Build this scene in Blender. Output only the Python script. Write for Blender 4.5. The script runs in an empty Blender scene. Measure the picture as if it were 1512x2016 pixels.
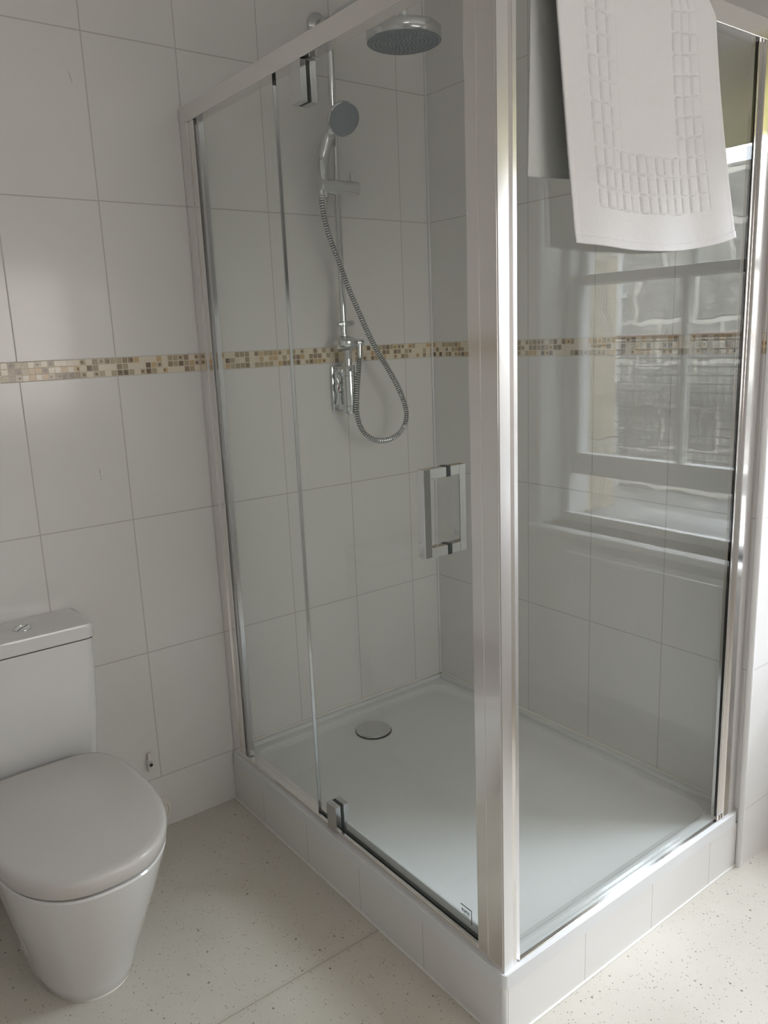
import bpy, bmesh, math, random
from mathutils import Vector, Matrix
random.seed(4)
S = bpy.context.scene
C = S.collection

# ------------------------------------------------------------------ camera
CAM = (-1.0021, -2.1878, 1.4422)
YAW, PIT, ROL, FPX = 0.6443, -0.2151, -0.0405, 1575.15
fw = Vector((math.sin(YAW)*math.cos(PIT), math.cos(YAW)*math.cos(PIT), math.sin(PIT)))
r0 = Vector((math.cos(YAW), -math.sin(YAW), 0)); u0 = r0.cross(fw)
rr = r0*math.cos(ROL)+u0*math.sin(ROL); uu = -r0*math.sin(ROL)+u0*math.cos(ROL)
cd = bpy.data.cameras.new('camera'); cam = bpy.data.objects.new('camera', cd); C.objects.link(cam)
cam.matrix_world = Matrix(((rr.x, uu.x, -fw.x, CAM[0]), (rr.y, uu.y, -fw.y, CAM[1]), (rr.z, uu.z, -fw.z, CAM[2]), (0, 0, 0, 1)))
cd.sensor_fit = 'HORIZONTAL'; cd.sensor_width = 36; cd.lens = FPX/1512*36; cd.clip_start = 0.02
S.camera = cam

# ------------------------------------------------------------------ world and daylight
w = bpy.data.worlds.new('overcast_sky'); S.world = w; w.use_nodes = True
bg = w.node_tree.nodes['Background']; bg.inputs[0].default_value = (0.85, 0.915, 1.0, 1); bg.inputs[1].default_value = 22.0
def area(name, loc, target, sx, sy, power, col):
    l = bpy.data.lights.new(name, 'AREA'); l.shape = 'RECTANGLE'; l.size = sx; l.size_y = sy
    l.energy = power; l.color = col
    o = bpy.data.objects.new(name, l); C.objects.link(o); o.location = loc
    o.rotation_euler = (Vector(target)-Vector(loc)).to_track_quat('-Z', 'Y').to_euler()
    return o
# open sky above the alley outside the window, and unseen fill lamps added inside the room
area('alley_skylight', (3.9, -2.9, 3.9), (1.5, -1.85, 1.3), 2.4, 3.4, 1300, (0.85, 0.915, 1.0))
p = area('window_portal', (1.62, -1.77, 1.35), (0, -1.77, 1.35), 0.9, 1.25, 1, (1, 1, 1)); p.data.cycles.is_portal = True
area('ceiling_fill_light', (-0.35, -1.75, 2.56), (-0.35, -1.75, 0), 0.34, 0.34, 2, (1.0, 0.93, 0.88))  # weak warm fill added from the ceiling, no lit lamp known there
area('front_fill_light', (.25, -3.04, 1.40), (.25, 0, 0.95), 1.0, 1.0, 20, (1.0, 0.93, 0.865))  # soft fill added behind the camera to light towel and back wall
S.view_settings.view_transform = 'Standard'; S.view_settings.look = 'None'
S.view_settings.gamma = 1; S.view_settings.use_curve_mapping = False
S.view_settings.exposure = -0.61

# ------------------------------------------------------------------ measured layout (metres)
T, TW, SK, MO = 0.40, 0.2507, 0.168, 0.0484      # tile height, width, skirting height, mosaic height
TX0 = -0.2428                                    # a vertical joint on the back wall
W, D = 0.8834, 1.1987                            # shower width (x) and length (y)
ZF, ZT, ZTOP = 0.163, 0.177, 2.066
MZ = SK+3*T                                      # bottom of mosaic
XE, YD = 1.35, -D-0.0169                         # window wall, alcove wall
XL, YF, ZC = -1.75, -3.1, 2.62

# ------------------------------------------------------------------ materials
def mat(name, col=(.8, .8, .8), rough=.5, metal=0., spec=.5, coat=0.):
    m = bpy.data.materials.new(name); m.use_nodes = True
    b = m.node_tree.nodes['Principled BSDF']
    b.inputs['Base Color'].default_value = (*col, 1); b.inputs['Roughness'].default_value = rough
    b.inputs['Metallic'].default_value = metal; b.inputs['Specular IOR Level'].default_value = spec
    b.inputs['Coat Weight'].default_value = coat
    return m
class N:
    def __init__(s, m): s.t = m.node_tree; s.b = s.t.nodes['Principled BSDF']
    def n(s, ty, **kw):
        x = s.t.nodes.new(ty)
        for k, v in kw.items(): setattr(x, k, v)
        return x
    def l(s, a, b): s.t.links.new(a, b)
    def m(s, op, a, b=None, c=None):
        x = s.n('ShaderNodeMath', operation=op)
        for i, v in enumerate((a, b, c)):
            if v is None: continue
            if isinstance(v, (int, float)): x.inputs[i].default_value = v
            else: s.l(v, x.inputs[i])
        return x.outputs[0]
    def mix(s, f, a, b):
        x = s.n('ShaderNodeMix', data_type='RGBA')
        if isinstance(f, (int, float)): x.inputs[0].default_value = f
        else: s.l(f, x.inputs[0])
        for i, v in ((6, a), (7, b)):
            if isinstance(v, tuple): x.inputs[i].default_value = (*v, 1)
            else: s.l(v, x.inputs[i])
        return x.outputs[2]
    def pos(s):
        g = s.n('ShaderNodeNewGeometry'); sep = s.n('ShaderNodeSeparateXYZ'); s.l(g.outputs['Position'], sep.inputs[0])
        return g.outputs['Position'], sep.outputs
    def noise(s, vec, scale, detail=2., rough=.5):
        x = s.n('ShaderNodeTexNoise'); x.inputs['Scale'].default_value = scale; x.inputs['Detail'].default_value = detail
        x.inputs['Roughness'].default_value = rough; s.l(vec, x.inputs['Vector']); return x.outputs[0]
    def ramp(s, fac, stops, interp='LINEAR'):
        x = s.n('ShaderNodeValToRGB'); cr = x.color_ramp; cr.interpolation = interp
        while len(cr.elements) < len(stops): cr.elements.new(.5)
        for e, (p, c) in zip(cr.elements, stops): e.position = p; e.color = (*c, 1)
        s.l(fac, x.inputs[0]); return x.outputs[0]
    def bump(s, h, strength=.3, dist=.002):
        x = s.n('ShaderNodeBump'); x.inputs['Strength'].default_value = strength; x.inputs['Distance'].default_value = dist
        s.l(h, x.inputs['Height']); s.l(x.outputs[0], s.b.inputs['Normal'])

def line_mask(k, coord, off, step, half):
    """1 on a joint"""
    u = k.m('DIVIDE', k.m('SUBTRACT', coord, off), step)
    d = k.m('ABSOLUTE', k.m('SUBTRACT', k.m('FRACT', k.m('ADD', u, 0.5)), 0.5))
    return k.m('LESS_THAN', d, half/step)

def tile_mat(name, axis, off, tile=(.80, .785, .77), grout=(.55, .525, .505)):
    m = mat(name, tile, .20, 0, .5); k = N(m); P, xyz = k.pos()
    mv = line_mask(k, xyz[axis], off, TW, .0016)
    above = k.m('GREATER_THAN', xyz[2], MZ+MO*.5)
    z = k.m('SUBTRACT', xyz[2], k.m('MULTIPLY', above, MO))
    mh = line_mask(k, z, SK, T, .0016)
    nosk = k.m('GREATER_THAN', xyz[2], SK-.001)
    j = k.m('MAXIMUM', k.m('MULTIPLY', mv, nosk), mh)
    # per tile tone and the glaze's faint waviness
    iu = k.m('FLOOR', k.m('DIVIDE', k.m('SUBTRACT', xyz[axis], off), TW)); iv = k.m('FLOOR', k.m('DIVIDE', k.m('SUBTRACT', z, SK), T))
    cmb = k.n('ShaderNodeCombineXYZ'); k.l(iu, cmb.inputs[0]); k.l(iv, cmb.inputs[1])
    wn = k.n('ShaderNodeTexWhiteNoise'); k.l(cmb.outputs[0], wn.inputs['Vector'])
    t2 = k.mix(k.m('MULTIPLY', wn.outputs[0], .5), tile, tuple(c*.965 for c in tile))
    cc = k.mix(j, t2, grout)
    if axis == 0 and off == TX0:     # two small scuff marks on the tiles above the toilet
        for sx_, sz_, sl in ((-.280, 2.107, -.25), (-.320, 1.106, 0.)):
            dz = k.m('SUBTRACT', xyz[2], sz_); dx = k.m('SUBTRACT', k.m('SUBTRACT', xyz[0], sx_), k.m('MULTIPLY', dz, sl))
            mk = k.m('MULTIPLY', k.m('LESS_THAN', k.m('ABSOLUTE', dx), .0010), k.m('LESS_THAN', k.m('ABSOLUTE', dz), .016))
            cc = k.mix(k.m('MULTIPLY', k.m('MULTIPLY', mk, k.m('GREATER_THAN', k.noise(P, 160, 1), .46)), .6), cc, (.25, .23, .22))
    k.l(cc, k.b.inputs['Base Color'])
    k.l(k.m('MULTIPLY_ADD', j, .5, .16), k.b.inputs['Roughness'])
    n = k.noise(P, 9, 2)
    k.bump(k.m('SUBTRACT', k.m('MULTIPLY', n, .35), k.m('MULTIPLY', j, .5)), .35, .004)
    return m

M = {}
M['tile_back'] = tile_mat('white_gloss_tile_back', 0, TX0)
M['tile_right'] = tile_mat('white_gloss_tile_right', 1, -0.4531)
M['tile_alcove'] = tile_mat('white_gloss_tile_alcove', 0, 1.13)
M['paint'] = mat('white_wall_paint', (.80, .79, .77), .55)
M['ceiling'] = mat('ceiling_paint', (.83, .82, .80), .7)
M['wood'] = mat('white_gloss_woodwork', (.84, .84, .84), .25)
M['ceramic'] = mat('white_ceramic', (.75, .735, .725), .10, 0, .5, .4)
M['seat'] = mat('white_seat_plastic', (.62, .585, .56), .24)
M['bead'] = mat('white_plastic_bead', (.78, .775, .78), .3)
M['sealant'] = mat('silicone_sealant', (.85, .84, .80), .4)
M['plastic'] = mat('ivory_plastic', (.82, .79, .74), .35)
M['chrome'] = mat('polished_chrome', (.70, .72, .74), .06, 1)
M['satin'] = mat('polished_aluminium', (.85, .83, .82), .13, 1)
M['post_face'] = mat('satin_aluminium_post', (.76, .75, .755), .34, 1)
M['frosted'] = mat('frosted_glass_pane', (.85, .86, .88), .6)
M['hinge'] = mat('brushed_hinge_chrome', (.62, .63, .65), .16, 1)
M['seal'] = mat('dark_rubber_seal', (.03, .035, .035), .5)
M['groove'] = mat('hose_groove_shade', (.10, .10, .10), .5, .6)  # shade between the ribs put into a darker colour
M['gap'] = mat('dark_gap', (.04, .04, .04), .7)
M['grey_face'] = mat('grey_nozzle_face', (.25, .29, .33), .45)
M['red'] = mat('red_temperature_mark', (.55, .06, .04), .35)
M['ink'] = mat('black_print', (.02, .02, .02), .5)
M['radiator'] = mat('white_enamel', (.84, .84, .84), .3)
M['blind'] = mat('cream_blind_fabric', (.78, .74, .50), .8)
_k = N(M['blind']); _t = _k.n('ShaderNodeBsdfTranslucent'); _t.inputs[0].default_value = (.80, .76, .50, 1)
_m = _k.n('ShaderNodeMixShader'); _m.inputs[0].default_value = .45; _k.l(_k.b.outputs[0], _m.inputs[1]); _k.l(_t.outputs[0], _m.inputs[2])
_k.l(_m.outputs[0], [n_ for n_ in _k.t.nodes if n_.type == 'OUTPUT_MATERIAL'][0].inputs[0])
M['rust'] = mat('rusty_brown_metal', (.16, .10, .08), .7)
M['wire'] = mat('dark_wire', (.10, .10, .11), .6)
M['pipe'] = mat('pale_painted_pipe', (.80, .84, .90), .4)
M['tray'] = mat('white_tray_acrylic', (.78, .79, .80), .22, 0, .5)
M['lamp'] = mat('opal_lamp_glass', (.9, .9, .88), .3)

def glass_mat(name, tint, rough=0.):
    m = bpy.data.materials.new(name); m.use_nodes = True; t = m.node_tree; t.nodes.clear()
    out = t.nodes.new('ShaderNodeOutputMaterial'); mx = t.nodes.new('ShaderNodeMixShader')
    tr = t.nodes.new('ShaderNodeBsdfTransparent'); gl = t.nodes.new('ShaderNodeBsdfGlossy'); fr = t.nodes.new('ShaderNodeFresnel')
    tr.inputs[0].default_value = (*tint, 1); gl.inputs['Roughness'].default_value = rough
    # Schlick reflectance of each face of the sheet, the same from both sides
    t.nodes.remove(fr); g = t.nodes.new('ShaderNodeNewGeometry'); dp_ = t.nodes.new('ShaderNodeVectorMath'); dp_.operation = 'DOT_PRODUCT'
    t.links.new(g.outputs['Incoming'], dp_.inputs[0]); t.links.new(g.outputs['Normal'], dp_.inputs[1])
    def mm(op, a, b=None):
        x = t.nodes.new('ShaderNodeMath'); x.operation = op
        for i, v in enumerate((a, b)):
            if v is None: continue
            if isinstance(v, (int, float)): x.inputs[i].default_value = v
            else: t.links.new(v, x.inputs[i])
        return x.outputs[0]
    f = mm('ADD', mm('MULTIPLY', mm('POWER', mm('SUBTRACT', 1.0, mm('ABSOLUTE', dp_.outputs['Value'])), 5.0), .957), .043)
    t.links.new(f, mx.inputs[0]); t.links.new(tr.outputs[0], mx.inputs[1]); t.links.new(gl.outputs[0], mx.inputs[2])
    t.links.new(mx.outputs[0], out.inputs[0]); return m
M['glass'] = glass_mat('clear_greenish_glass', (.988, 1.0, .990))
M['wglass'] = glass_mat('window_glass', (.97, .98, .98))

def floor_mat():
    m = mat('speckled_vinyl', (.6, .57, .5), .42); k = N(m); P, xyz = k.pos()
    base = k.ramp(k.noise(P, 2.2, 4, .6), [(.3, (.60, .56, .49)), (.7, (.69, .65, .585))])
    def specks(scale, thr, vals):
        v = k.n('ShaderNodeTexVoronoi'); v.inputs['Scale'].default_value = scale; k.l(P, v.inputs['Vector'])
        sp = k.n('ShaderNodeSeparateColor'); k.l(v.outputs['Color'], sp.inputs[0])
        size = k.m('MULTIPLY_ADD', sp.outputs[1], .17, .08)
        a = k.m('MULTIPLY', k.m('LESS_THAN', v.outputs['Distance'], size), k.m('LESS_THAN', sp.outputs[0], thr))
        return a, k.ramp(sp.outputs[2], vals, 'CONSTANT')
    a1, c1 = specks(150, .42, [(0, (.20, .17, .14)), (.45, (.09, .08, .08)), (.7, (.34, .26, .18))])
    a2, c2 = specks(210, .40, [(0, (.50, .46, .40)), (.5, (.78, .76, .70)), (.8, (.42, .38, .33))])
    a3, c3 = specks(75, .10, [(0, (.22, .18, .14)), (.6, (.30, .28, .26))])
    c = k.mix(k.m('MULTIPLY', a2, .7), base, c2); c = k.mix(a1, c, c1); c = k.mix(k.m('MULTIPLY', a3, .9), c, c3)
    seam = k.m('LESS_THAN', k.m('ABSOLUTE', k.m('ADD', xyz[1], .774)), .0016)
    seam = k.m('MULTIPLY', seam, k.m('LESS_THAN', xyz[0], .0))
    soil = k.ramp(k.m('ABSOLUTE', k.m('ADD', xyz[1], .774)), [(0, (1, 1, 1)), (.016, (0, 0, 0))])
    soil = k.m('MULTIPLY', k.m('MULTIPLY', soil, k.noise(P, 14, 3)), .35)
    c = k.mix(soil, c, (.38, .33, .27)); c = k.mix(k.m('MULTIPLY', seam, .55), c, (.30, .26, .21))
    k.l(c, k.b.inputs['Base Color']); k.bump(k.noise(P, 260, 2), .12, .001)
    return m
M['floor'] = floor_mat()

def mosaic_mat():
    m = mat('glass_mosaic', (.7, .6, .45), .15); k = N(m); P, xyz = k.pos(); cell = MO/3
    u = k.m('DIVIDE', k.m('ADD', xyz[0], k.m('MULTIPLY', xyz[1], -1.0)), cell)
    v = k.m('DIVIDE', k.m('SUBTRACT', xyz[2], MZ), cell)
    cmb = k.n('ShaderNodeCombineXYZ'); k.l(k.m('FLOOR', u), cmb.inputs[0]); k.l(k.m('FLOOR', v), cmb.inputs[1])
    wn = k.n('ShaderNodeTexWhiteNoise'); k.l(cmb.outputs[0], wn.inputs['Vector'])
    sp = k.n('ShaderNodeSeparateColor'); k.l(wn.outputs['Color'], sp.inputs[0])
    base = k.ramp(wn.outputs[0], [(0, (.80, .72, .60)), (.33, (.42, .34, .22)), (.50, (.58, .40, .20)), (.62, (.28, .20, .13)), (.74, (.14, .09, .05)), (.82, (.50, .42, .30)), (.92, (.66, .48, .24))], 'CONSTANT')
    fu = k.m('SUBTRACT', k.m('FRACT', u), .5); fv = k.m('SUBTRACT', k.m('FRACT', v), .5)
    d = k.m('SQRT', k.m('ADD', k.m('POWER', k.m('SUBTRACT', fu, k.m('MULTIPLY_ADD', sp.outputs[1], .3, -.15)), 2), k.m('POWER', fv, 2)))
    spot = k.m('MULTIPLY', k.m('LESS_THAN', d, k.m('MULTIPLY_ADD', k.noise(P, 260, 1), .3, .06)), k.m('GREATER_THAN', sp.outputs[0], .72))
    spot = k.m('MULTIPLY', spot, k.m('GREATER_THAN', wn.outputs[0], .40))
    c = k.mix(spot, base, (.10, .035, .012))
    n = k.noise(P, 150, 2); c = k.mix(k.m('MULTIPLY', n, .35), c, (.75, .70, .58))
    g = k.m('MAXIMUM', k.m('GREATER_THAN', k.m('ABSOLUTE', fu), .44), k.m('GREATER_THAN', k.m('ABSOLUTE', fv), .44))
    c = k.mix(g, c, (.78, .68, .57)); k.l(c, k.b.inputs['Base Color'])
    k.l(k.m('MULTIPLY_ADD', g, .5, .12), k.b.inputs['Roughness']); k.bump(k.m('SUBTRACT', 1., g), .4, .001)
    return m
M['mosaic'] = mosaic_mat()

def plinth_mat(name, axis, off):
    m = mat(name, (.80, .785, .77), .16); k = N(m); P, xyz = k.pos()
    j = line_mask(k, xyz[axis], off, TW, .0012); k.l(k.mix(j, (.80, .785, .77), (.58, .56, .54)), k.b.inputs['Base Color'])
    k.bump(k.m('SUBTRACT', k.m('MULTIPLY', k.noise(P, 9), .4), j), .3, .003); return m
M['plinth_x'] = plinth_mat('white_plinth_tile_door_side', 1, -.4445)
M['plinth_y'] = plinth_mat('white_plinth_tile_end', 0, .2507)

def towel_mat():
    m = mat('white_terry_cotton', (.77, .76, .765), .95, 0, .1); k = N(m)
    tc = k.n('ShaderNodeTexCoord'); P = tc.outputs['Object']
    k.b.inputs['Sheen Weight'].default_value = .25
    n = k.m('ADD', k.noise(P, 420, 3, .7), k.m('MULTIPLY', k.noise(P, 60, 2), .5)); k.bump(n, .55, .003); return m
M['towel'] = towel_mat()

def stone_mat(name, cols, mortar, sc, bw, rh):
    m = mat(name, cols[0], .9); k = N(m); g = k.n('ShaderNodeNewGeometry'); sep = k.n('ShaderNodeSeparateXYZ')
    nz = k.n('ShaderNodeTexNoise'); nz.inputs['Scale'].default_value = 3.5; k.l(g.outputs['Position'], nz.inputs['Vector'])
    vm = k.n('ShaderNodeVectorMath', operation='MULTIPLY_ADD'); k.l(nz.outputs['Color'], vm.inputs[0]); vm.inputs[1].default_value = (.16, .16, .16); k.l(g.outputs['Position'], vm.inputs[2])
    k.l(vm.outputs[0], sep.inputs[0]); cmb = k.n('ShaderNodeCombineXYZ')
    k.l(k.m('ADD', sep.outputs[0], sep.outputs[1]), cmb.inputs[0]); k.l(sep.outputs[2], cmb.inputs[1])
    br = k.n('ShaderNodeTexBrick'); k.l(cmb.outputs[0], br.inputs['Vector']); br.inputs['Scale'].default_value = sc
    br.inputs['Brick Width'].default_value = bw; br.inputs['Row Height'].default_value = rh; br.inputs['Mortar Size'].default_value = .018
    br.inputs['Mortar Smooth'].default_value = .3; br.inputs['Bias'].default_value = 0
    br.inputs['Color1'].default_value = (*cols[0], 1); br.inputs['Color2'].default_value = (*cols[1], 1); br.inputs['Mortar'].default_value = (*mortar, 1)
    n = k.noise(g.outputs['Position'], 11, 5, .7)
    c = k.mix(k.ramp(n, [(.35, (0, 0, 0)), (.7, (.6, .6, .6))]), br.outputs[0], cols[2]); k.l(c, k.b.inputs['Base Color'])
    k.bump(k.m('SUBTRACT', n, br.outputs['Fac']), .9, .03); return m
M['rubble'] = stone_mat('grey_rubble_stone', [(.13, .13, .135), (.32, .315, .31), (.60, .60, .58)], (.72, .71, .68), 1.0, .42, .26)
M['buff'] = stone_mat('buff_stone', [(.58, .48, .34), (.66, .57, .43), (.50, .43, .32)], (.72, .66, .56), 1.0, .8, .36)
def paving():
    m = mat('grey_paving', (.22, .22, .22), .9); k = N(m); P, xyz = k.pos()
    k.l(k.ramp(k.noise(P, 5, 5), [(.3, (.13, .13, .13)), (.7, (.26, .26, .25))]), k.b.inputs['Base Color']); return m
M['paving'] = paving()

# ------------------------------------------------------------------ mesh helpers
def obj(name, bm, m, parent=None, smooth=False, mats=None):
    me = bpy.data.meshes.new(name); bmesh.ops.recalc_face_normals(bm, faces=bm.faces); bm.to_mesh(me); bm.free()
    for x in (mats or [m]): me.materials.append(x)
    if smooth:
        for f in me.polygons: f.use_smooth = True
        try: me.set_sharp_from_angle(angle=math.radians(40))
        except Exception: pass
    o = bpy.data.objects.new(name, me); C.objects.link(o)
    if parent: o.parent = parent; o.matrix_parent_inverse = parent_inv(parent)
    return o
def parent_inv(p):
    m = Matrix.Identity(4); q = p
    chain = []
    while q: chain.append(q); q = q.parent
    wm = Matrix.Identity(4)
    for q in reversed(chain): wm = wm @ (q.matrix_parent_inverse if q.parent else Matrix.Identity(4)) @ Matrix.LocRotScale(q.location, q.rotation_euler, q.scale)
    return wm.inverted()
def thing(name, label, cat, loc=(0, 0, 0), group=None):
    o = bpy.data.objects.new(name, None); C.objects.link(o); o.location = loc; o.empty_display_size = .05
    o['label'] = label; o['category'] = cat
    if group: o['group'] = group
    return o
def tag(o, label, cat, group=None):
    o['label'] = label; o['category'] = cat
    if group: o['group'] = group
    return o
def struct(name, bm, m, parent=None, smooth=False, label=None):
    o = obj(name, bm, m, parent, smooth)
    if not parent: o['kind'] = 'structure'
    if label: o['label'] = label
    return o
def box(bm, x0, x1, y0, y1, z0, z1, bev=0., seg=2, mi=0):
    g = bmesh.ops.create_cube(bm, size=1)
    for v in g['verts']:
        v.co = Vector((x0+(x1-x0)*(v.co.x+.5), y0+(y1-y0)*(v.co.y+.5), z0+(z1-z0)*(v.co.z+.5)))
    fs = set(f for v in g['verts'] for f in v.link_faces)
    for f in fs: f.material_index = mi
    if bev > 0:
        es = list(set(e for v in g['verts'] for e in v.link_edges))
        r = bmesh.ops.bevel(bm, geom=es, offset=bev, segments=seg, profile=.5, affect='EDGES')
        for f in r['faces']: f.material_index = mi
    return bm
def B(*a, **k): return box(bmesh.new(), *a, **k)
def frame_of(d):
    d = d.normalized(); a = Vector((0, 0, 1)) if abs(d.z) < .9 else Vector((1, 0, 0))
    u = d.cross(a).normalized(); return u, d.cross(u).normalized()
def tube(bm, pts, rad, n=16, caps=True):
    pts = [Vector(p) for p in pts]; rad = rad if isinstance(rad, (list, tuple)) else [rad]*len(pts)
    rings = []; u = None
    for i, p in enumerate(pts):
        t = (pts[min(i+1, len(pts)-1)]-pts[max(i-1, 0)])
        if t.length < 1e-9: t = Vector((0, 0, 1))
        t.normalize()
        if u is None: u, v = frame_of(t)
        else:
            u = (u-t*u.dot(t)).normalized(); v = t.cross(u)
        rings.append([bm.verts.new(p+(u*math.cos(a)+v*math.sin(a))*rad[i]) for a in [2*math.pi*k/n for k in range(n)]])
    for a, b in zip(rings, rings[1:]):
        for k in range(n): bm.faces.new((a[k], a[(k+1) % n], b[(k+1) % n], b[k]))
    if caps: bm.faces.new(rings[0][::-1]); bm.faces.new(rings[-1])
    return bm
def lathe(bm, origin, axis, prof, n=48):
    """prof: (radius, height) list along axis"""
    o = Vector(origin); ax = Vector(axis).normalized(); u, v = frame_of(ax); rings = []
    for r, h in prof:
        if r < 1e-6: rings.append([bm.verts.new(o+ax*h)])
        else: rings.append([bm.verts.new(o+ax*h+(u*math.cos(a)+v*math.sin(a))*r) for a in [2*math.pi*k/n for k in range(n)]])
    for a, b in zip(rings, rings[1:]):
        for k in range(n):
            k2 = (k+1) % n
            if len(a) == 1 and len(b) == 1: continue
            if len(a) == 1: bm.faces.new((a[0], b[k2], b[k]))
            elif len(b) == 1: bm.faces.new((a[k], a[k2], b[0]))
            else: bm.faces.new((a[k], a[k2], b[k2], b[k]))
    return bm
def loft(bm, secs, cap0=True, cap1=True):
    rings = [[bm.verts.new(p) for p in s] for s in secs]; n = len(rings[0])
    for a, b in zip(rings, rings[1:]):
        for k in range(n): bm.faces.new((a[k], a[(k+1) % n], b[(k+1) % n], b[k]))
    if cap0: bm.faces.new(rings[0][::-1])
    if cap1: bm.faces.new(rings[-1])
    return bm
def smooth_path(ps, n=12):
    ps = [Vector(p) for p in ps]; P = [ps[0]*2-ps[1]]+ps+[ps[-1]*2-ps[-2]]; out = []
    for i in range(1, len(P)-2):
        for k in range(n):
            t = k/n; a, b, c, d = P[i-1:i+3]
            out.append(.5*((2*b)+(c-a)*t+(2*a-5*b+4*c-d)*t*t+(3*b-a-3*c+d)*t**3))
    out.append(ps[-1]); return out

# ------------------------------------------------------------------ room shell
struct('floor', B(XL-.1, XE+.15, YF-.1, .1, -.1, 0), M['floor'])
struct('ceiling', B(XL-.1, XE+.35, YF-.1, .1, ZC, ZC+.1), M['ceiling'])
struct('wall_back', B(XL-.1, W+.0, 0, .12, 0, ZC), M['tile_back'])
bm = B(W, XE+.35, YD+.001, .12, 0, ZC)
o = struct('wall_right', bm, M['tile_right'])
struct('wall_alcove', B(W+.010, XE, YD-.002, YD+.0012, 0, ZC), M['tile_alcove'])
struct('wall_left', B(XL-.12, XL, YF, 0, 0, ZC), M['paint'])
struct('wall_front', B(XL-.1, XE+.35, YF-.12, YF, 0, ZC), M['paint'])
WY0, WY1, WZ0, WZ1 = -2.27, -1.27, .70, 2.235
bm = bmesh.new()
box(bm, XE, XE+.24, YF, WY0, 0, ZC); box(bm, XE, XE+.24, WY1, YD, 0, ZC)
box(bm, XE, XE+.24, WY0, WY1, 0, WZ0); box(bm, XE, XE+.24, WY0, WY1, WZ1, ZC)
struct('wall_window', bm, M['paint'])
# mosaic border bands, one per wall face
struct('trim_1', B(XL, W-.0005, -.0012, .0, MZ, MZ+MO), M['mosaic'], label='thin mosaic border across the back wall')
struct('trim_2', B(W-.0012, W, YD+.012, 0, MZ, MZ+MO), M['mosaic'], label='thin mosaic border on the right shower wall')
# rounded corner bead of the nib and floor edging
struct('trim_3', tube(bmesh.new(), [(W+.003, YD+.003, 0), (W+.003, YD+.003, ZC)], .0085, 20), M['bead'], smooth=True, label='rounded white corner bead at the end of the right wall')
struct('trim_4', tube(bmesh.new(), [(W-.003, -.003, ZT), (W-.003, -.003, ZC)], .0045, 10), M['bead'], smooth=True, label='white sealant line in the shower corner')
# a plain chair rail of light tile joints is in the tile material; door of the room behind the camera
bm = B(-1.5, -.72, YF, YF+.04, 0, 2.02, bev=.003)
d1 = struct('door_1', bm, M['wood'], label='white panelled door behind the camera')
bm = bmesh.new()
for z0, z1 in ((.15, .95), (1.1, 1.9)):
    for x0, x1 in ((-1.40, -1.15), (-1.07, -.82)): box(bm, x0, x1, YF+.036, YF+.048, z0, z1, bev=.004)
obj('door_panel', bm, M['wood'], d1)

w2 = struct('added_fill_window', B(-.30, .80, YF, YF+.035, .85, .90, bev=.003), M['wood'], label='unseen frosted window added behind the camera for fill light')  # invented window dressing the fill lamp behind the camera
for a in ((-.30, .80, YF, YF+.035, 1.93, 1.98), (-.30, -.26, YF, YF+.035, .90, 1.93), (.76, .80, YF, YF+.035, .90, 1.93)): obj('fill_window_frame', B(*a, bev=.003), M['wood'], w2)
obj('window_pane', B(-.26, .76, YF+.008, YF+.012, .90, 1.93), M['frosted'], w2)

# ------------------------------------------------------------------ plinth and tray
PX0, PY0 = -.007, -D-.006
bm = B(PX0, PX0+.02, PY0+.012, -.001, 0, ZF-.034); struct('trim_5', bm, M['plinth_x'], label='white tiled plinth face under the shower door')
bm = B(PX0+.012, W-.001, PY0, PY0+.02, 0, ZF-.034); struct('trim_6', bm, M['plinth_y'], label='white tiled plinth face under the side panel')
struct('trim_7', tube(bmesh.new(), [(PX0+.009, PY0+.009, 0), (PX0+.009, PY0+.009, ZF-.034)], .0088, 24), M['bead'], smooth=True, label='quarter round bead on the plinth corner')
struct('trim_8', B(PX0-.004, PX0+.001, PY0, 0, 0, .004, bev=.001), M['sealant'], label='sealant line between plinth and floor')
struct('trim_9', B(PX0, W, PY0-.004, PY0+.001, 0, .004, bev=.001), M['sealant'], label='sealant line between plinth end and floor')

tray = thing('shower_tray', 'white rectangular shower tray raised on the tiled plinth', 'shower tray', (W/2, -D/2, ZF-.034))
def rrect(x0, x1, y0, y1, r, z, n=8):
    out = []
    for cx, cy, a0 in ((x1-r, y1-r, 0), (x0+r, y1-r, 90), (x0+r, y0+r, 180), (x1-r, y0+r, 270)):
        for k in range(n+1):
            a = math.radians(a0+90*k/n); out.append(Vector((cx+r*math.cos(a), cy+r*math.sin(a), z)))
    return out
tx0, tx1, ty0, ty1 = PX0-.001, W-.002, PY0-.001, -.002
bm = bmesh.new()
secs = [rrect(tx0, tx1, ty0, ty1, .012, ZF-.034)]
secs += [rrect(tx0, tx1, ty0, ty1, .012, ZF-.0016), rrect(tx0+.0016, tx1-.0016, ty0+.0016, ty1-.0016, .0105, ZF)]
i0 = .05; secs += [rrect(tx0+.045, tx1-.002, ty0+.045, ty1-.002, .02, ZF+.0), ]
secs = secs[:-1]+[rrect(tx0+.042, tx1-.030, ty0+.042, ty1-.030, .05, ZF+.001)]
for d_, z_ in ((.052, -.001), (.062, -.008), (.074, -.0125), (.09, -.0145)):
    secs.append(rrect(tx0+d_-.002, tx1-d_+.008, ty0+d_-.002, ty1-d_+.008, .06, ZF+z_))
loft(bm, secs, True, True); ba = obj('basin', bm, M['tray'], tray, smooth=True); ba.data.set_sharp_from_angle(angle=math.radians(12))
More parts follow.
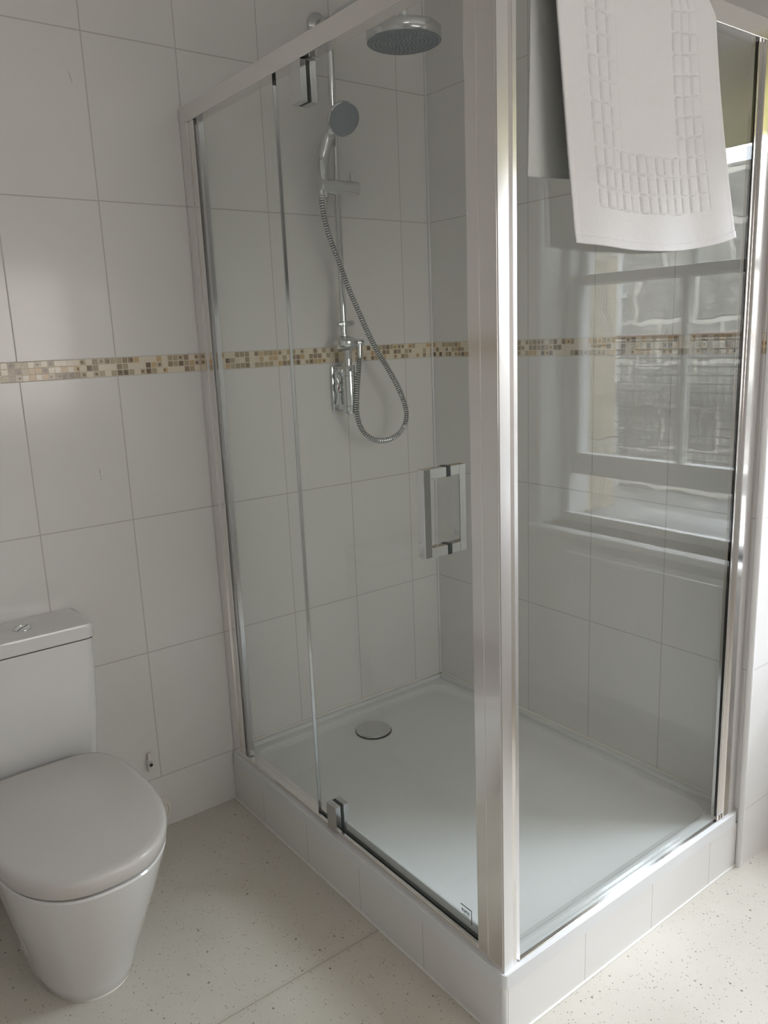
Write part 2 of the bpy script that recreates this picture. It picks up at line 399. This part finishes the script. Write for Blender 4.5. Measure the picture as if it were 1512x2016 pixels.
# raised rim against the two tiled walls
bm = bmesh.new()
box(bm, .04, W-.001, -.022, -.001, ZF-.002, ZT, bev=.004); box(bm, W-.022, W-.001, -D+.03, -.001, ZF-.002, ZT, bev=.004)
obj('wall_rim', bm, M['tray'], tray, smooth=True)
bm = bmesh.new()
tube(bm, [(.03, -.003, ZT), (W-.003, -.003, ZT)], .004, 8); tube(bm, [(W-.003, -.003, ZT), (W-.003, -D+.03, ZT)], .004, 8)
obj('sealant', bm, M['sealant'], tray, smooth=True)
DZ = ZF-.0145
bm = lathe(bmesh.new(), (.433, -.17, DZ), (0, 0, 1), [(.052, -.002), (.060, 0), (.061, .001), (.061, .0025), (.055, .0025)]); obj('drain_ring', bm, M['gap'], tray, smooth=True)
bm = lathe(bmesh.new(), (.433, -.17, DZ+.003), (0, 0, 1), [(.0585, 0), (.059, .003), (.057, .0055), (.04, .0075), (0, .009)]); obj('drain_cover', bm, M['hinge'], tray, smooth=True)

# ------------------------------------------------------------------ enclosure
enc = thing('shower_enclosure', 'chrome framed glass shower enclosure on the tiled plinth', 'shower enclosure', (0, -D, ZF))
FX = .034
def pr(name, *a, bev=.0015, m='satin', parent=None, **k): return obj(name, B(*a, bev=bev, **k), M[m], parent or enc)
# wall profile on back wall : stepped channels
bm = bmesh.new(); box(bm, .0, FX, -.046, -.0015, ZF, ZTOP-.042, bev=.0015); box(bm, .004, FX-.004, -.076, -.046, ZF, ZTOP-.042, bev=.001)
obj('wall_profile', bm, M['satin'], enc)
bm = bmesh.new(); box(bm, .010, .024, -.098, -.086, ZF+.02, ZTOP-.04, bev=.001); obj('side_strip', bm, M['hinge'], enc)
# corner post : two mullions with a fine seam
bm = bmesh.new(); box(bm, .0, .040, -D+.003, -D+.046, ZF, ZTOP+.0, bev=.0012); box(bm, .002, FX, -D+.0475, -D+.078, ZF, ZTOP-.02, bev=.0012)
cp = obj('corner_post', bm, M['satin'], enc)
# gently rounded outer face of the post
sec = [(.0006, -D+.0032)]; x_, y_ = .0006, -D+.0
NS = 16
for i in range(NS+1):
    sec.append((x_, y_)); a_ = math.radians(4+7*(i+.5)/NS); x_ += .0520/NS; y_ += .0520/NS*math.tan(a_)
sec += [(sec[-1][0], -D+.030), (.036, -D+.030), (.036, -D+.0032)]
obj('post_face', loft(bmesh.new(), [[(a, b, z) for a, b in sec] for z in (ZF, ZTOP)]), M['post_face'], cp, smooth=True)
# wall profile on the right wall
bm = bmesh.new(); box(bm, W-.064, W-.002, -D+.000, -D+.030, ZF, ZTOP-.02, bev=.002); box(bm, W-.080, W-.064, -D+.008, -D+.026, ZF, ZTOP-.02, bev=.001)
obj('wall_profile', bm, M['satin'], enc)
# rails
pr('top_rail', .0, FX, -D+.046, -.003, ZTOP-.042, ZTOP)
pr('top_rail', .047, W-.002, -D, -D+FX, ZTOP-.034, ZTOP+.008)
bm = bmesh.new(); box(bm, .001, FX, -D+.078, -.046, ZF, ZF+.018, bev=.0015); 
obj('bottom_rail', bm, M['satin'], enc); obj('threshold', B(.027, FX+.002, -D+.078, -.50, ZF, ZF+.032, bev=.002), M['tray'], enc)
bm = bmesh.new(); box(bm, .047, W-.064, -D+.002, -D+.0115, ZF, ZF+.004, bev=.001); obj('bottom_rail', bm, M['satin'], enc)
# panes : real 6 mm slabs seen as single sheets of glass
def pane(name, x0, x1, y0, y1, z0, z1, parent, edge='y'):
    return obj(name, B(x0, x1, y0, y1, z0, z1, bev=.0004, seg=1), M['glass'], parent)
GX, GY = .014, -D+.0105
pane('fixed_pane', GX, GX+.006, -.482, -.07, ZF+.017, ZTOP-.04, enc)
pane('side_pane', .044, W-.076, GY, GY+.006, ZF+.004, ZTOP-.033, enc)
pr('side_pane_seal', W-.080, W-.0745, GY-.001, GY+.007, ZF+.008, ZTOP-.034, bev=.0004, m='seal')
pr('pane_seal', GX-.001, GX+.007, -.4862, -.482, ZF+.013, ZTOP-.041, bev=.0005, m='seal')
door = pane('door', GX-.002, GX+.004, -1.122, -.4885, ZF+.0215, ZTOP-.052, enc)
pr('door_seal', GX-.003, GX+.005, -.4885, -.4865+.0005, ZF+.024, ZTOP-.06, bev=.0004, m='hinge', parent=door)
bm = bmesh.new(); box(bm, GX-.003, GX+.005, -1.122, -.4885, ZF+.0190, ZF+.0215, bev=.0005); obj('drip_strip', bm, M['seal'], door)
# pivot hinges : clamp plates each side of the glass with a dark gasket
for z0, z1, yc in ((ZTOP-.128, ZTOP-.045, -.608), (ZF+.012, ZF+.088, -.578)):
    h = obj('hinge', box(bmesh.new(), GX-.020, GX-.0035, yc-.021, yc+.021, z0, z1, bev=.0012), M['hinge'], door)
    obj('hinge_gasket', B(GX-.0036, GX+.0056, yc-.0195, yc+.0195, z0+.001, z1-.001), M['seal'], door)
    obj('hinge', B(GX+.0055, GX+.022, yc-.021, yc+.021, z0, z1, bev=.0012), M['hinge'], door)
# pull handle : square section D bars back to back through the glass
HY, HZ0, HZ1 = -1.036, 1.020, 1.194
def dbar(side):
    bm = bmesh.new(); s = side; a = .0155
    L = .062 if s < 0 else .046; xs = sorted((GX+(-.003 if s < 0 else .005), GX+s*L)); xb = sorted((GX+s*L, GX+s*(L-.017)))
    box(bm, xb[0], xb[1], HY-.010, HY+.010, HZ0, HZ1, bev=.0008)
    inner = (xs[0], xb[0]) if s > 0 else (xb[1], xs[1])
    for z in ((HZ0, HZ0+.019), (HZ1-.019, HZ1)): box(bm, inner[0], inner[1], HY-.010, HY+.010, z[0], z[1], bev=.0008)
    return bm
obj('handle', dbar(-1), M['chrome'], door); obj('handle', dbar(1), M['chrome'], door)
for z in (HZ0+.0095, HZ1-.0095): obj('handle_washer', B(GX-.0042, GX+.0062, HY-.0108, HY+.0108, z-.0102, z+.0102, bev=.0003), M['seal'], door)
# maker's mark printed low on the door
bm = bmesh.new(); px = GX-.0026
def ink(y0, y1, z0, z1): box(bm, px, px+.0005, y0, y1, z0, z1)
sy, sz = -1.092, .203
ink(sy, sy+.0016, sz, sz+.034); ink(sy, sy+.034, sz+.034-.0004, sz+.0358)
for i in range(4):
    y = sy+.008+i*.0062; ink(y, y+.0012, sz+.019, sz+.026); ink(y+.003, y+.0042, sz+.019, sz+.026); ink(y, y+.0042, sz+.0242 if i % 2 else sz+.019, sz+.026 if i % 2 else sz+.0205)
for i in range(5): ink(sy+.010+i*.0035, sy+.0118+i*.0035, sz+.0125, sz+.014)
obj('maker_mark', bm, M['ink'], door)

# ------------------------------------------------------------------ overhead shower
RX, RY = .465, -.062
shw = thing('overhead_shower', 'chrome riser pipe with a round rain head in the shower', 'shower', (RX, 0, 1.44))
ARMZ = 2.352
path = [(RX, RY, 1.495), (RX, RY, 2.0), (RX, RY, ARMZ-.06)]
arc = [(RX, RY-.06+.06*math.cos(a), ARMZ-.06+.06*math.sin(a)) for a in [math.pi/2*k/8 for k in range(1, 9)]]
YH = -.405
arc2 = [(RX, YH+.03-.03*math.sin(a), ARMZ-.03+.03*math.cos(a)) for a in [math.pi/2*k/8 for k in range(0, 9)]]
bm = tube(bmesh.new(), path+arc+arc2+[(RX, YH, 2.255)], .0108, 20); obj('riser_pipe', bm, M['chrome'], shw, smooth=True)
bm = lathe(bmesh.new(), (RX, 0, ARMZ-.0), (0, -1, 0), [(0, .001), (.033, .001), (.034, .006), (.028, .011), (.012, .013), (.011, .060), (0, .060)], 32); obj('wall_flange', bm, M['chrome'], shw, smooth=True)
HC = (RX, YH, 2.203)
bm = lathe(bmesh.new(), HC, (0, 0, 1), [(.0965, -.010), (.098, -.008), (.098, .018), (.0955, .021), (.060, .0225), (.018, .0235), (.018, .032), (.013, .035), (.013, .055), (0, .055)], 64); hd = obj('rain_head', bm, M['hinge'], shw, smooth=True)
bm = lathe(bmesh.new(), HC, (0, 0, 1), [(0, -.0115), (.0925, -.0115), (.0955, -.0105), (.0955, -.006)], 64)
for ring in range(1, 9):
    n = ring*6
    for k in range(n):
        a = 2*math.pi*k/n+ring*.3; c = (HC[0]+ring*.0108*math.cos(a), HC[1]+ring*.0108*math.sin(a), HC[2]-.0115)
        lathe(bm, c, (0, 0, -1), [(.0019, 0), (.0015, .002), (0, .0024)], 6)
obj('nozzle_face', bm, M['grey_face'], hd, smooth=True)
# slider clamp on the riser
SZ = 1.888
bm = tube(bmesh.new(), [(RX-.070, RY-.012, SZ), (RX-.066, RY-.012, SZ), (RX+.058, RY-.012, SZ), (RX+.066, RY-.012, SZ), (RX+.069, RY-.012, SZ)], [.017, .0215, .0225, .0225, .019], 28)
sl = obj('slider_clamp', bm, M['chrome'], shw, smooth=True)
bm = tube(bmesh.new(), [(RX+.048, RY-.014, SZ+.018), (RX+.048, RY-.014, SZ+.046), (RX+.048, RY-.014, SZ+.048)], [.0062, .006, .004], 14); obj('clamp_lever', bm, M['chrome'], sl, smooth=True)

# hand shower held in the clamp
hs = thing('hand_shower', 'grey faced chrome hand shower held in the clamp on the riser pipe', 'hand shower', (RX-.052, RY-.02, SZ-.02))
hcent = Vector((.438, -.150, 2.062)); aim = Vector((-.16, -.80, -.46)).normalized()
bm = lathe(bmesh.new(), hcent, aim, [(0, -.022), (.020, -.020), (.038, -.012), (.047, -.002), (.0485, .008), (.045, .011)], 40)
hh = obj('spray_head', bm, M['hinge'], hs, smooth=True)
bm = lathe(bmesh.new(), hcent, aim, [(.0445, .006), (.0445, .0112), (.042, .0125), (0, .0125)], 40); obj('spray_face', bm, M['grey_face'], hh, smooth=True)
dn = Vector((-.35, 0, -1)); dn = (dn-aim*dn.dot(aim)).normalized()
hp = smooth_path([(RX-.054, RY-.018, SZ-.034), (RX-.056, RY-.016, SZ+.02), (RX-.060, RY-.022, SZ+.07), hcent-aim*.030+dn*.062, hcent-aim*.024+dn*.022], 8)
rs = [.0105+.0080*min(1, max(0, (i-4)/12)) for i in range(len(hp))]
obj('handle', tube(bmesh.new(), hp, rs, 20), M['hinge'], hs, smooth=True)

# hose : ribbed metal, in a long loop back to the diverter
HOSE = [(0.397, -0.080, 1.862), (0.392, -0.087, 1.837), (0.398, -0.092, 1.78), (0.413, -0.097, 1.722), (0.432, -0.102, 1.671), (0.457, -0.106, 1.601), (0.482, -0.109, 1.543), (0.518, -0.112, 1.466), (0.555, -0.115, 1.398), (0.596, -0.116, 1.339), (0.634, -0.117, 1.276), (0.659, -0.117, 1.216), (0.662, -0.116, 1.174), (0.64, -0.115, 1.137), (0.598, -0.112, 1.115), (0.554, -0.109, 1.113), (0.517, -0.106, 1.126), (0.489, -0.102, 1.157), (0.477, -0.097, 1.206), (0.485, -0.092, 1.278), (0.498, -0.087, 1.341), (0.508, -0.082, 1.388)]
def resample(pts, step):
    out = [pts[0]]; acc = 0.
    for a, b in zip(pts, pts[1:]):
        L = (b-a).length; t = step-acc
        while t <= L: out.append(a+(b-a)*(t/L)); t += step
        acc = (acc+L) % step
    return out
hpts = resample(smooth_path(HOSE, 16), .0018)
PROF = [.0074, .0098, .0098, .0074]
bm = tube(bmesh.new(), hpts, [PROF[i % 4] for i in range(len(hpts))], 12)
bm.faces.ensure_lookup_table()
for i, f in enumerate(bm.faces):
    if (i//12) % 4 == 3 and i < 12*(len(hpts)-1): f.material_index = 1
obj('hose', bm, None, hs, mats=[M['chrome'], M['groove']])
bm = tube(bmesh.new(), [(.397, -.078, SZ-.015), (.397, -.080, SZ-.030), (.396, -.081, SZ-.040)], [.0095, .009, .0075], 16); obj('hose_nut', bm, M['chrome'], hs, smooth=True)
bm = tube(bmesh.new(), [Vector((.5095, -.0815, 1.43)), Vector((.5085, -.082, 1.40)), Vector((.507, -.0825, 1.376))], [.0095, .0095, .0082], 16); obj('hose_nut', bm, M['chrome'], hs, smooth=True)

# mixer valve with diverter
va = thing('shower_valve', 'chrome upright shower mixer valve on its wall plate below the diverter', 'shower valve', (.478, 0, 1.21))
VX = .474
obj('wall_plate', B(.446, .530, -.013, -.0015, 1.213, 1.356, bev=.003), M['chrome'], va)
obj('valve_body', B(.457, .500, -.062, -.012, 1.218, 1.350, bev=.004), M['chrome'], va)
bm = lathe(bmesh.new(), (VX, -.066, 1.207), (0, 0, 1), [(0, 0), (.0205, 0), (.0215, .0015), (.0215, .0225), (.0200, .0235), (.0200, .0255), (.0215, .0265), (.0215, .118), (.0200, .119), (.0200, .121), (.0212, .122), (.0212, .150), (.0195, .1525), (0, .1525)], 36)
obj('cartridge', bm, M['chrome'], va, smooth=True)
bm = lathe(bmesh.new(), (.457, -.036, 1.29), (-1, 0, 0), [(.018, 0), (.018, .006), (.016, .008), (0, .008)], 28); kn = obj('temperature_dial', bm, M['hinge'], va, smooth=True)
obj('temperature_mark', B(.4484, .4492, -.044, -.028, 1.272, 1.300, bev=.0003), M['red'], kn)
bm = smooth_path([(.452, -.030, 1.338), (.446, -.036, 1.325), (.450, -.040, 1.305), (.444, -.040, 1.29), (.450, -.038, 1.26), (.446, -.034, 1.235)], 6)
obj('lever', tube(bmesh.new(), bm, .0045, 12), M['chrome'], va, smooth=True)
bm = lathe(bmesh.new(), (VX, -.064, 1.358), (0, 0, 1), [(.014, 0), (.0135, .004), (.0135, .045), (.0155, .05), (.0155, .056)], 28); obj('outlet_tube', bm, M['chrome'], va, smooth=True)
bm = lathe(bmesh.new(), (RX+.006, -.062, 1.405), (0, 0, 1), [(0, 0), (.020, .001), (.034, .008), (.040, .020), (.038, .032), (.026, .042), (.012, .046), (.0115, .05)], 32)
tube(bm, [(RX+.02, -.068, 1.428), (RX+.038, -.076, 1.428), (.510, -.0815, 1.428), (.523, -.084, 1.428)], [.013, .012, .0115, .009], 18)
dv = obj('diverter', bm, M['chrome'], va, smooth=True)
bm = lathe(bmesh.new(), (RX, RY, 1.450), (0, 0, 1), [(.0125, 0), (.0125, .006), (.0105, .008), (.0105, .030), (.0135, .032), (.0135, .042), (.0098, .044)], 24)
tube(bm, [(RX-.024, RY-.004, 1.487), (RX-.022, RY-.004, 1.487), (RX+.030, RY-.006, 1.489), (RX+.034, RY-.006, 1.489)], [.006, .0075, .0085, .0075], 14)
obj('diverter_handle', bm, M['chrome'], va, smooth=True)

# ------------------------------------------------------------------ towel over the side rail
def towel():
    nu, L1, L2 = 170, 0, 0
    path = []  # (kind, t)
    nf, nt_, nb = 230, 20, 150
    yF, yB, zt = -D-.0055, -D+FX+.0055, ZTOP+.008
    rows = []
    for i in range(nf+1): rows.append(('f', i/nf))
    for i in range(1, nt_): rows.append(('t', i/nt_))
    for i in range(nb+1): rows.append(('b', i/nb))
    bm = bmesh.new(); grid = []
    def lerp(a, b, t): return a+(b-a)*t
    def sm(t): t = min(1, max(0, t)); return t*t*(3-2*t)
    for kind, t in rows:
        ring = []
        for j in range(nu+1):
            u = j/nu
            if kind == 'f':
                zb = 1.592-.006*math.sin(math.pi*u)-.004*u+.032*u**4
                z = lerp(zb, zt-.001, t); h = 1-t
                xl = .124+.052*h**1.2; xr = .600+.088*h**1.6
                if t > .90: xr -= .030*sm((t-.90)/.10)
                x = lerp(xl, xr, u)+.003*math.sin(7*u+3*h)
                y = yF-.014*h**1.3*(.5+.5*math.sin(5.5*u+1.2))-.010*h*sm((u-.75)/.25)+.003*h*math.sin(17*u+2*h)
                s = z-zb          # distance above the hem (m)
                d = 0.
                cu = cv = None
                if .145 <= u <= .325: cu = (u-.145)/.18*3
                elif .70 <= u <= .865: cu = (u-.70)/.165*3
                if .067 <= s <= .172 and .145 <= u <= .865:
                    cu = (u-.145)/.72*13; cv = (s-.067)/.105*3
                elif cu is not None and s > .172: cv = (s-.172)/.0365
                if cu is not None and cv is not None:
                    fu, fv = abs(cu % 1-.5)*2, abs(cv % 1-.5)*2
                    d = .0028*(1-(max(0, fu-.62)/.38)**1.3*1.4)*(1-(max(0, fv-.7)/.3)**1.3*1.4)-.0006
                    hsh = (int(cu)*7+int(cv)*13+int(cu)*int(cv)*5) % 4; d *= (.75, 1.15, .95, 1.25)[hsh]
                if s < .012: d += .0012
                if .012 <= s < .0145: d -= .0008
                if u < .018 or u > .982: d += .0008
                y -= d
            elif kind == 't':
                a = math.pi*t; cy = (yF+yB)/2; ry = (yB-yF)/2
                zz = zt+.0045*math.sin(a)**.5; z = zz
                y = cy-ry*math.cos(a); x = lerp(.124, .570, u)
            else:
                zb = 1.708+.004*math.sin(6*u); z = lerp(zt-.001, zb, t)
                x = lerp(.124-.006*t, .570+.03*t, u)+.002*math.sin(8*u+2*t)
                y = yB+.003*t+.004*t*math.sin(9*u+.5)
            ring.append(bm.verts.new((x, y, z)))
        grid.append(ring)
    for a, b in zip(grid, grid[1:]):
        for j in range(nu): bm.faces.new((a[j], a[j+1], b[j+1], b[j]))
    return bm
tw = obj('towel', towel(), M['towel'], smooth=True)
for p_ in tw.data.polygons: p_.use_smooth = True
md = tw.modifiers.new('thickness', 'SOLIDIFY'); md.thickness = .0035; md.offset = 0
tag(tw, 'white cotton towel with a border of woven squares hung over the enclosure rail', 'towel')

# ------------------------------------------------------------------ toilet
CX = -.610
def dsec(z, hw, yf, yb, ymid, ef=2.25, eb=5., n=72, cx=CX, narrow=0.):
    out = []
    for k in range(n):
        a = 2*math.pi*k/n; c, s = math.cos(a), math.sin(a)
        e = ef if s < 0 else eb; ln = (ymid-yf) if s < 0 else (yb-ymid)
        x = hw*math.copysign(abs(c)**(2/e), c); y = ymid+ln*math.copysign(abs(s)**(2/e), s)
        if y > ymid: x *= 1-narrow*((y-ymid)/(yb-ymid))**1.5
        out.append(Vector((cx+x, y, z)))
    return out
to = thing('toilet', 'white close coupled toilet with closed lid against the tiled wall', 'toilet', (CX, -.3, 0))
secs = []
for z, hw, yf, yb, ym in ((0, .113, -.533, -.06, -.30), (.006, .117, -.538, -.055, -.30), (.03, .120, -.546, -.05, -.31), (.10, .132, -.578, -.045, -.33), (.18, .148, -.620, -.04, -.36), (.26, .163, -.660, -.035, -.39), (.32, .1735, -.688, -.03, -.41), (.358, .180, -.704, -.02, -.422), (.372, .1825, -.709, -.018, -.425), (.376, .180, -.706, -.02, -.425)):
    secs.append(dsec(z, hw, yf, yb, ym, ef=2.35, narrow=.12))
obj('pan', loft(bmesh.new(), secs), M['ceramic'], to, smooth=True)
secs = [dsec(z, hw, yf, -.195, yf+.25, narrow=.16) for z, hw, yf in ((.3755, .176, -.696), (.3825, .176, -.696))]
obj('seat_gap_shade', loft(bmesh.new(), secs), M['gap'], to, smooth=True)  # dark sheet standing in for the shade in the crack under the lid
secs = [dsec(z, hw, yf+.019, yb, -.715+.29, ef=2.4, narrow=.12) for z, hw, yf, yb in ((.3812, .181, -.724, -.186), (.385, .184, -.727, -.180), (.410, .187, -.732, -.176), (.4165, .1855, -.730, -.178), (.4205, .181, -.724, -.182), (.4220, .170, -.71, -.19))]
obj('seat_lid', loft(bmesh.new(), secs), M['seat'], to, smooth=True)
secs = []
for z, hw, yf in ((.3795, .150, -.148), (.384, .1545, -.152), (.50, .1665, -.157), (.62, .1735, -.160), (.712, .176, -.161)):
    secs.append([Vector((CX+v.x, v.y, z)) for v in rrect(-hw, hw, yf, -.004, .022, z)])
ci = obj('cistern', loft(bmesh.new(), secs), M['ceramic'], to, smooth=True)
obj('cistern_gap', B(CX-.172, CX+.172, -.157, -.006, .712, .7155), M['gap'], ci)
secs = [rrect(CX-hw, CX+hw, yf, -.003, r, z) for z, hw, yf, r in ((.7155, .177, -.163, .02), (.718, .179, -.1655, .022), (.748, .180, -.1665, .022), (.7535, .178, -.1645, .022), (.7555, .173, -.160, .02))]
obj('cistern_lid', loft(bmesh.new(), secs), M['ceramic'], ci, smooth=True)
bx, by = -.586, -.087
bm = lathe(bmesh.new(), (bx, by, .7555), (0, 0, 1), [(.0235, -.001), (.0235, .0025), (.0205, .0035), (.0190, .0012), (.0180, .0026), (0, .0030)], 36)
fb = obj('flush_button', bm, M['chrome'], ci, smooth=True)
# the seam between the two halves of the button, set in below the cistern's lid level
pts = [(bx+.016*math.sin(t*1.2), by+t*.0165, .7587) for t in [-1+k/6 for k in range(13)]]
bm = tube(bmesh.new(), pts, .0007, 6); obj('cistern_button_seam', bm, M['gap'], ci)
bm = lathe(bmesh.new(), (-.724, -.292, .034), (-1, -.1, .25), [(.010, -.012), (.010, 0), (.008, .005), (0, .007)], 20); obj('bolt_cap', bm, M['plastic'], to, smooth=True)
bm = bmesh.new(); secs = [dsec(z, hw, yf, -.05, -.30, narrow=.12) for z, hw, yf in ((.0003, .1155, -.5375), (.002, .1145, -.5355))]
obj('floor_sealant', loft(bm, secs), M['plastic'], to, smooth=True)

bm = lathe(bmesh.new(), (-.2635, 0, .062), (0, -1, 0), [(0, .001), (.043, .001), (.043, .008), (.039, .013), (.030, .014), (.028, .010), (0, .010)], 40)
tag(obj('pipe_cover', bm, M['plastic'], smooth=True), 'round white pipe cover on the skirting tile beside the toilet', 'pipe cover')
pc = thing('pipe_stub', 'small white capped pipe end on the wall right of the toilet seat', 'pipe end', (-.277, 0, .235))
bm = tube(bmesh.new(), [(-.277, -.0015, .232), (-.278, -.020, .232), (-.279, -.028, .232)], [.0085, .0085, .0075], 20)
tube(bm, [(-.276, -.010, .262), (-.277, -.010, .232), (-.281, -.010, .205)], [.0045, .006, .0035], 12); obj('collar', bm, M['plastic'], pc, smooth=True)
bm = tube(bmesh.new(), [(-.279, -.0275, .232), (-.279, -.0288, .232)], .0055, 14); obj('hole', bm, M['gap'], pc, smooth=True)

# ------------------------------------------------------------------ window, sill, blind, radiator (seen in the glass)
win = struct('window_1', B(1.46, 1.58, WY0, WY0+.035, WZ0+.02, WZ1, bev=.002), M['wood'], label='white sliding sash window, seen as a reflection in the side glass')
bm = bmesh.new(); box(bm, 1.46, 1.58, WY1-.035, WY1, WZ0+.02, WZ1, bev=.002); box(bm, 1.46, 1.58, WY0+.035, WY1-.035, WZ1-.04, WZ1, bev=.002)
box(bm, 1.455, 1.485, WY0+.002, WY1-.002, WZ0+.0, WZ0+.032, bev=.003); obj('frame', bm, M['wood'], win)
YM = -1.765
def sash(x0, x1, z0, z1, rb, rt, name):
    bm = bmesh.new(); ya, yb = WY0+.036, WY1-.036; st = .034
    box(bm, x0, x1, ya, ya+st, z0, z1, bev=.003); box(bm, x0, x1, yb-st, yb, z0, z1, bev=.003)
    box(bm, x0, x1, ya+st, yb-st, z0, z0+rb, bev=.003); box(bm, x0, x1, ya+st, yb-st, z1-rt, z1, bev=.003)
    box(bm, x0+.003, x1-.003, YM-.012, YM+.012, z0+rb-.002, z1-rt+.002, bev=.005)
    s = obj(name, bm, M['wood'], win)
    for y0, y1 in ((ya+st, YM-.012), (YM+.012, yb-st)): obj('window_pane', B((x0+x1)/2, (x0+x1)/2+.004, y0-.003, y1+.003, z0+rb-.003, z1-rt+.003), M['wglass'], s)
    return s
sash(1.47, 1.51, .888, 1.637, .083, .034, 'lower_sash'); sash(1.516, 1.556, 1.60, WZ1-.04, .037, .045, 'upper_sash')
struct('trim_10', B(XE-.05, 1.46, WY0-.07, WY1+.05, WZ0-.026, WZ0+.0, bev=.008, seg=3), M['wood'], label='white window sill board')
struct('trim_14', B(1.487, 1.84, WY0+.002, WY1-.002, WZ0-.003, WZ0+.002), M['paving'], label='dark stone outer window sill')
struct('trim_11', B(XE-.018, XE-.0005, WY0-.10, WY0-.0, WZ0-.0, WZ1+.10, bev=.003), M['wood'], label='white window architrave')
bl = thing('roller_blind', 'cream roller blind half lowered over the sash window', 'blind', (1.41, -1.77, 2.21))
obj('blind_fabric', B(1.400, 1.4015, WY0+.012, WY1-.012, 1.985, 2.20), M['blind'], bl)
obj('hem_bar', B(1.396, 1.4055, WY0+.012, WY1-.012, 1.955, 1.986, bev=.003), M['blind'], bl)
obj('roller', tube(bmesh.new(), [(1.415, WY0+.005, 2.21), (1.415, WY1-.005, 2.21)], .018, 20), M['blind'], bl, smooth=True)

ra = thing('radiator', 'white panel radiator under the window, seen reflected in the side glass', 'radiator', (1.30, -1.775, .125))
RY0, RY1 = -2.09, -1.462
for x0, x1 in ((1.255, 1.268), (1.312, 1.325)):
    bm = bmesh.new(); box(bm, x0, x1, RY0, RY1, .125, .640, bev=.005)
    n = 18
    for i in range(n):
        y = RY0+.03+(RY1-RY0-.06)*(i+.5)/n
        box(bm, x0-.0025, x0+.002, y-.009, y+.009, .155, .61, bev=.002)
    obj('panel', bm, M['radiator'], ra)
obj('top_grille', B(1.269, 1.311, RY0+.01, RY1-.01, .622, .634, bev=.002), M['radiator'], ra)
for y in (RY0+.06, RY1-.06): obj('bracket', B(1.324, 1.3495, y-.015, y+.015, .2, .56, bev=.002), M['radiator'], ra)
bm = tube(bmesh.new(), [(1.29, RY1-.003, .165), (1.29, RY1+.035, .165), (1.29, RY1+.035, .0)], .0075, 14); obj('pipe', bm, M['radiator'], ra, smooth=True)
bm = lathe(bmesh.new(), (1.29, RY1+.035, .172), (0, 0, 1), [(.014, 0), (.017, .004), (.017, .05), (.012, .056), (0, .056)], 24); obj('valve', bm, M['radiator'], ra, smooth=True)
bm = tube(bmesh.new(), [(1.29, RY0+.003, .165), (1.29, RY0-.035, .165), (1.29, RY0-.035, .0)], .0075, 14); obj('pipe', bm, M['radiator'], ra, smooth=True)

cl = thing('fill_ceiling_lamp', 'unseen round opal ceiling lamp added around the fill light', 'lamp', (-.35, -1.75, ZC))  # fixture added out of view to go with the ceiling fill
obj('lamp_base', lathe(bmesh.new(), (-.35, -1.75, ZC-.001), (0, 0, -1), [(0, 0), (.17, 0), (.17, .025), (0, .025)], 40), M['wood'], cl, smooth=True)
obj('lamp_shade', lathe(bmesh.new(), (-.35, -1.75, ZC-.026), (0, 0, -1), [(.16, 0), (.155, .012), (.12, .022), (0, .026)], 40), M['lamp'], cl, smooth=True)

# ------------------------------------------------------------------ the alley outside
X1 = XE+.24
bm = bmesh.new(); XO = 1.80
box(bm, X1+.001, XO, YF-1.5, WY0-.004, -1.0, 3.4); box(bm, X1+.001, XO, WY1+.004, .6, -1.0, 3.4)
box(bm, X1+.001, XO, WY0-.004, WY1+.004, -1.0, WZ0-.22); box(bm, X1+.001, XO, WY0-.004, WY1+.004, WZ1+.02, 3.4)
struct('wall_outer', bm, M['buff'])
struct('wall_alley', B(3.4, 3.8, -6.5, 1.2, -1.0, 2.30), M['rubble'])
struct('trim_12', B(3.30, 3.42, -6.5, 1.2, .98, 1.10, bev=.01), M['paving'], label='grey stone ledge across the alley wall')
struct('trim_13', B(2.9, 3.4, -6.5, 1.2, -1.0, .42, bev=.02), M['paving'], label='low grey step at the foot of the alley wall')
struct('floor_alley', B(XO, 3.8, -6.5, 1.2, -1.2, -1.0), M['paving'])
dp = thing('drainpipe', 'pale painted drainpipe on the stone wall, seen through the reflected window', 'pipe', (3.35, -3.42, .3))
obj('pipe', tube(bmesh.new(), [(3.355, -3.42, .35), (3.355, -3.42, 2.9)], .018, 16), M['pipe'], dp, smooth=True)
for k in range(7): obj('bracket', B(3.33, 3.401, -3.445, -3.395, .5+k*.28, .53+k*.28, bev=.004), M['pipe'], dp)
fe = thing('mesh_fence', 'rusty railing with square wire mesh, seen through the reflected window', 'fence', (2.6, -2.4, .8))
FY0, FY1 = -2.93, -1.0
obj('top_bar', tube(bmesh.new(), [(2.6, FY0, 1.392), (2.6, FY1, 1.392)], .012, 12), M['rust'], fe, smooth=True)
for y in (FY0, -1.75, FY1): obj('post', tube(bmesh.new(), [(2.6, y, -1.0), (2.6, y, 1.40)], .014, 12), M['rust'], fe, smooth=True)
bm = bmesh.new(); y = FY0
while y < FY1: box(bm, 2.5985, 2.6015, y-.003, y+.003, .78, 1.39); y += .042
z = .78
while z < 1.39: box(bm, 2.5975, 2.5995, FY0, FY1, z-.003, z+.003); z += .042
obj('wire_mesh', bm, M['wire'], fe)
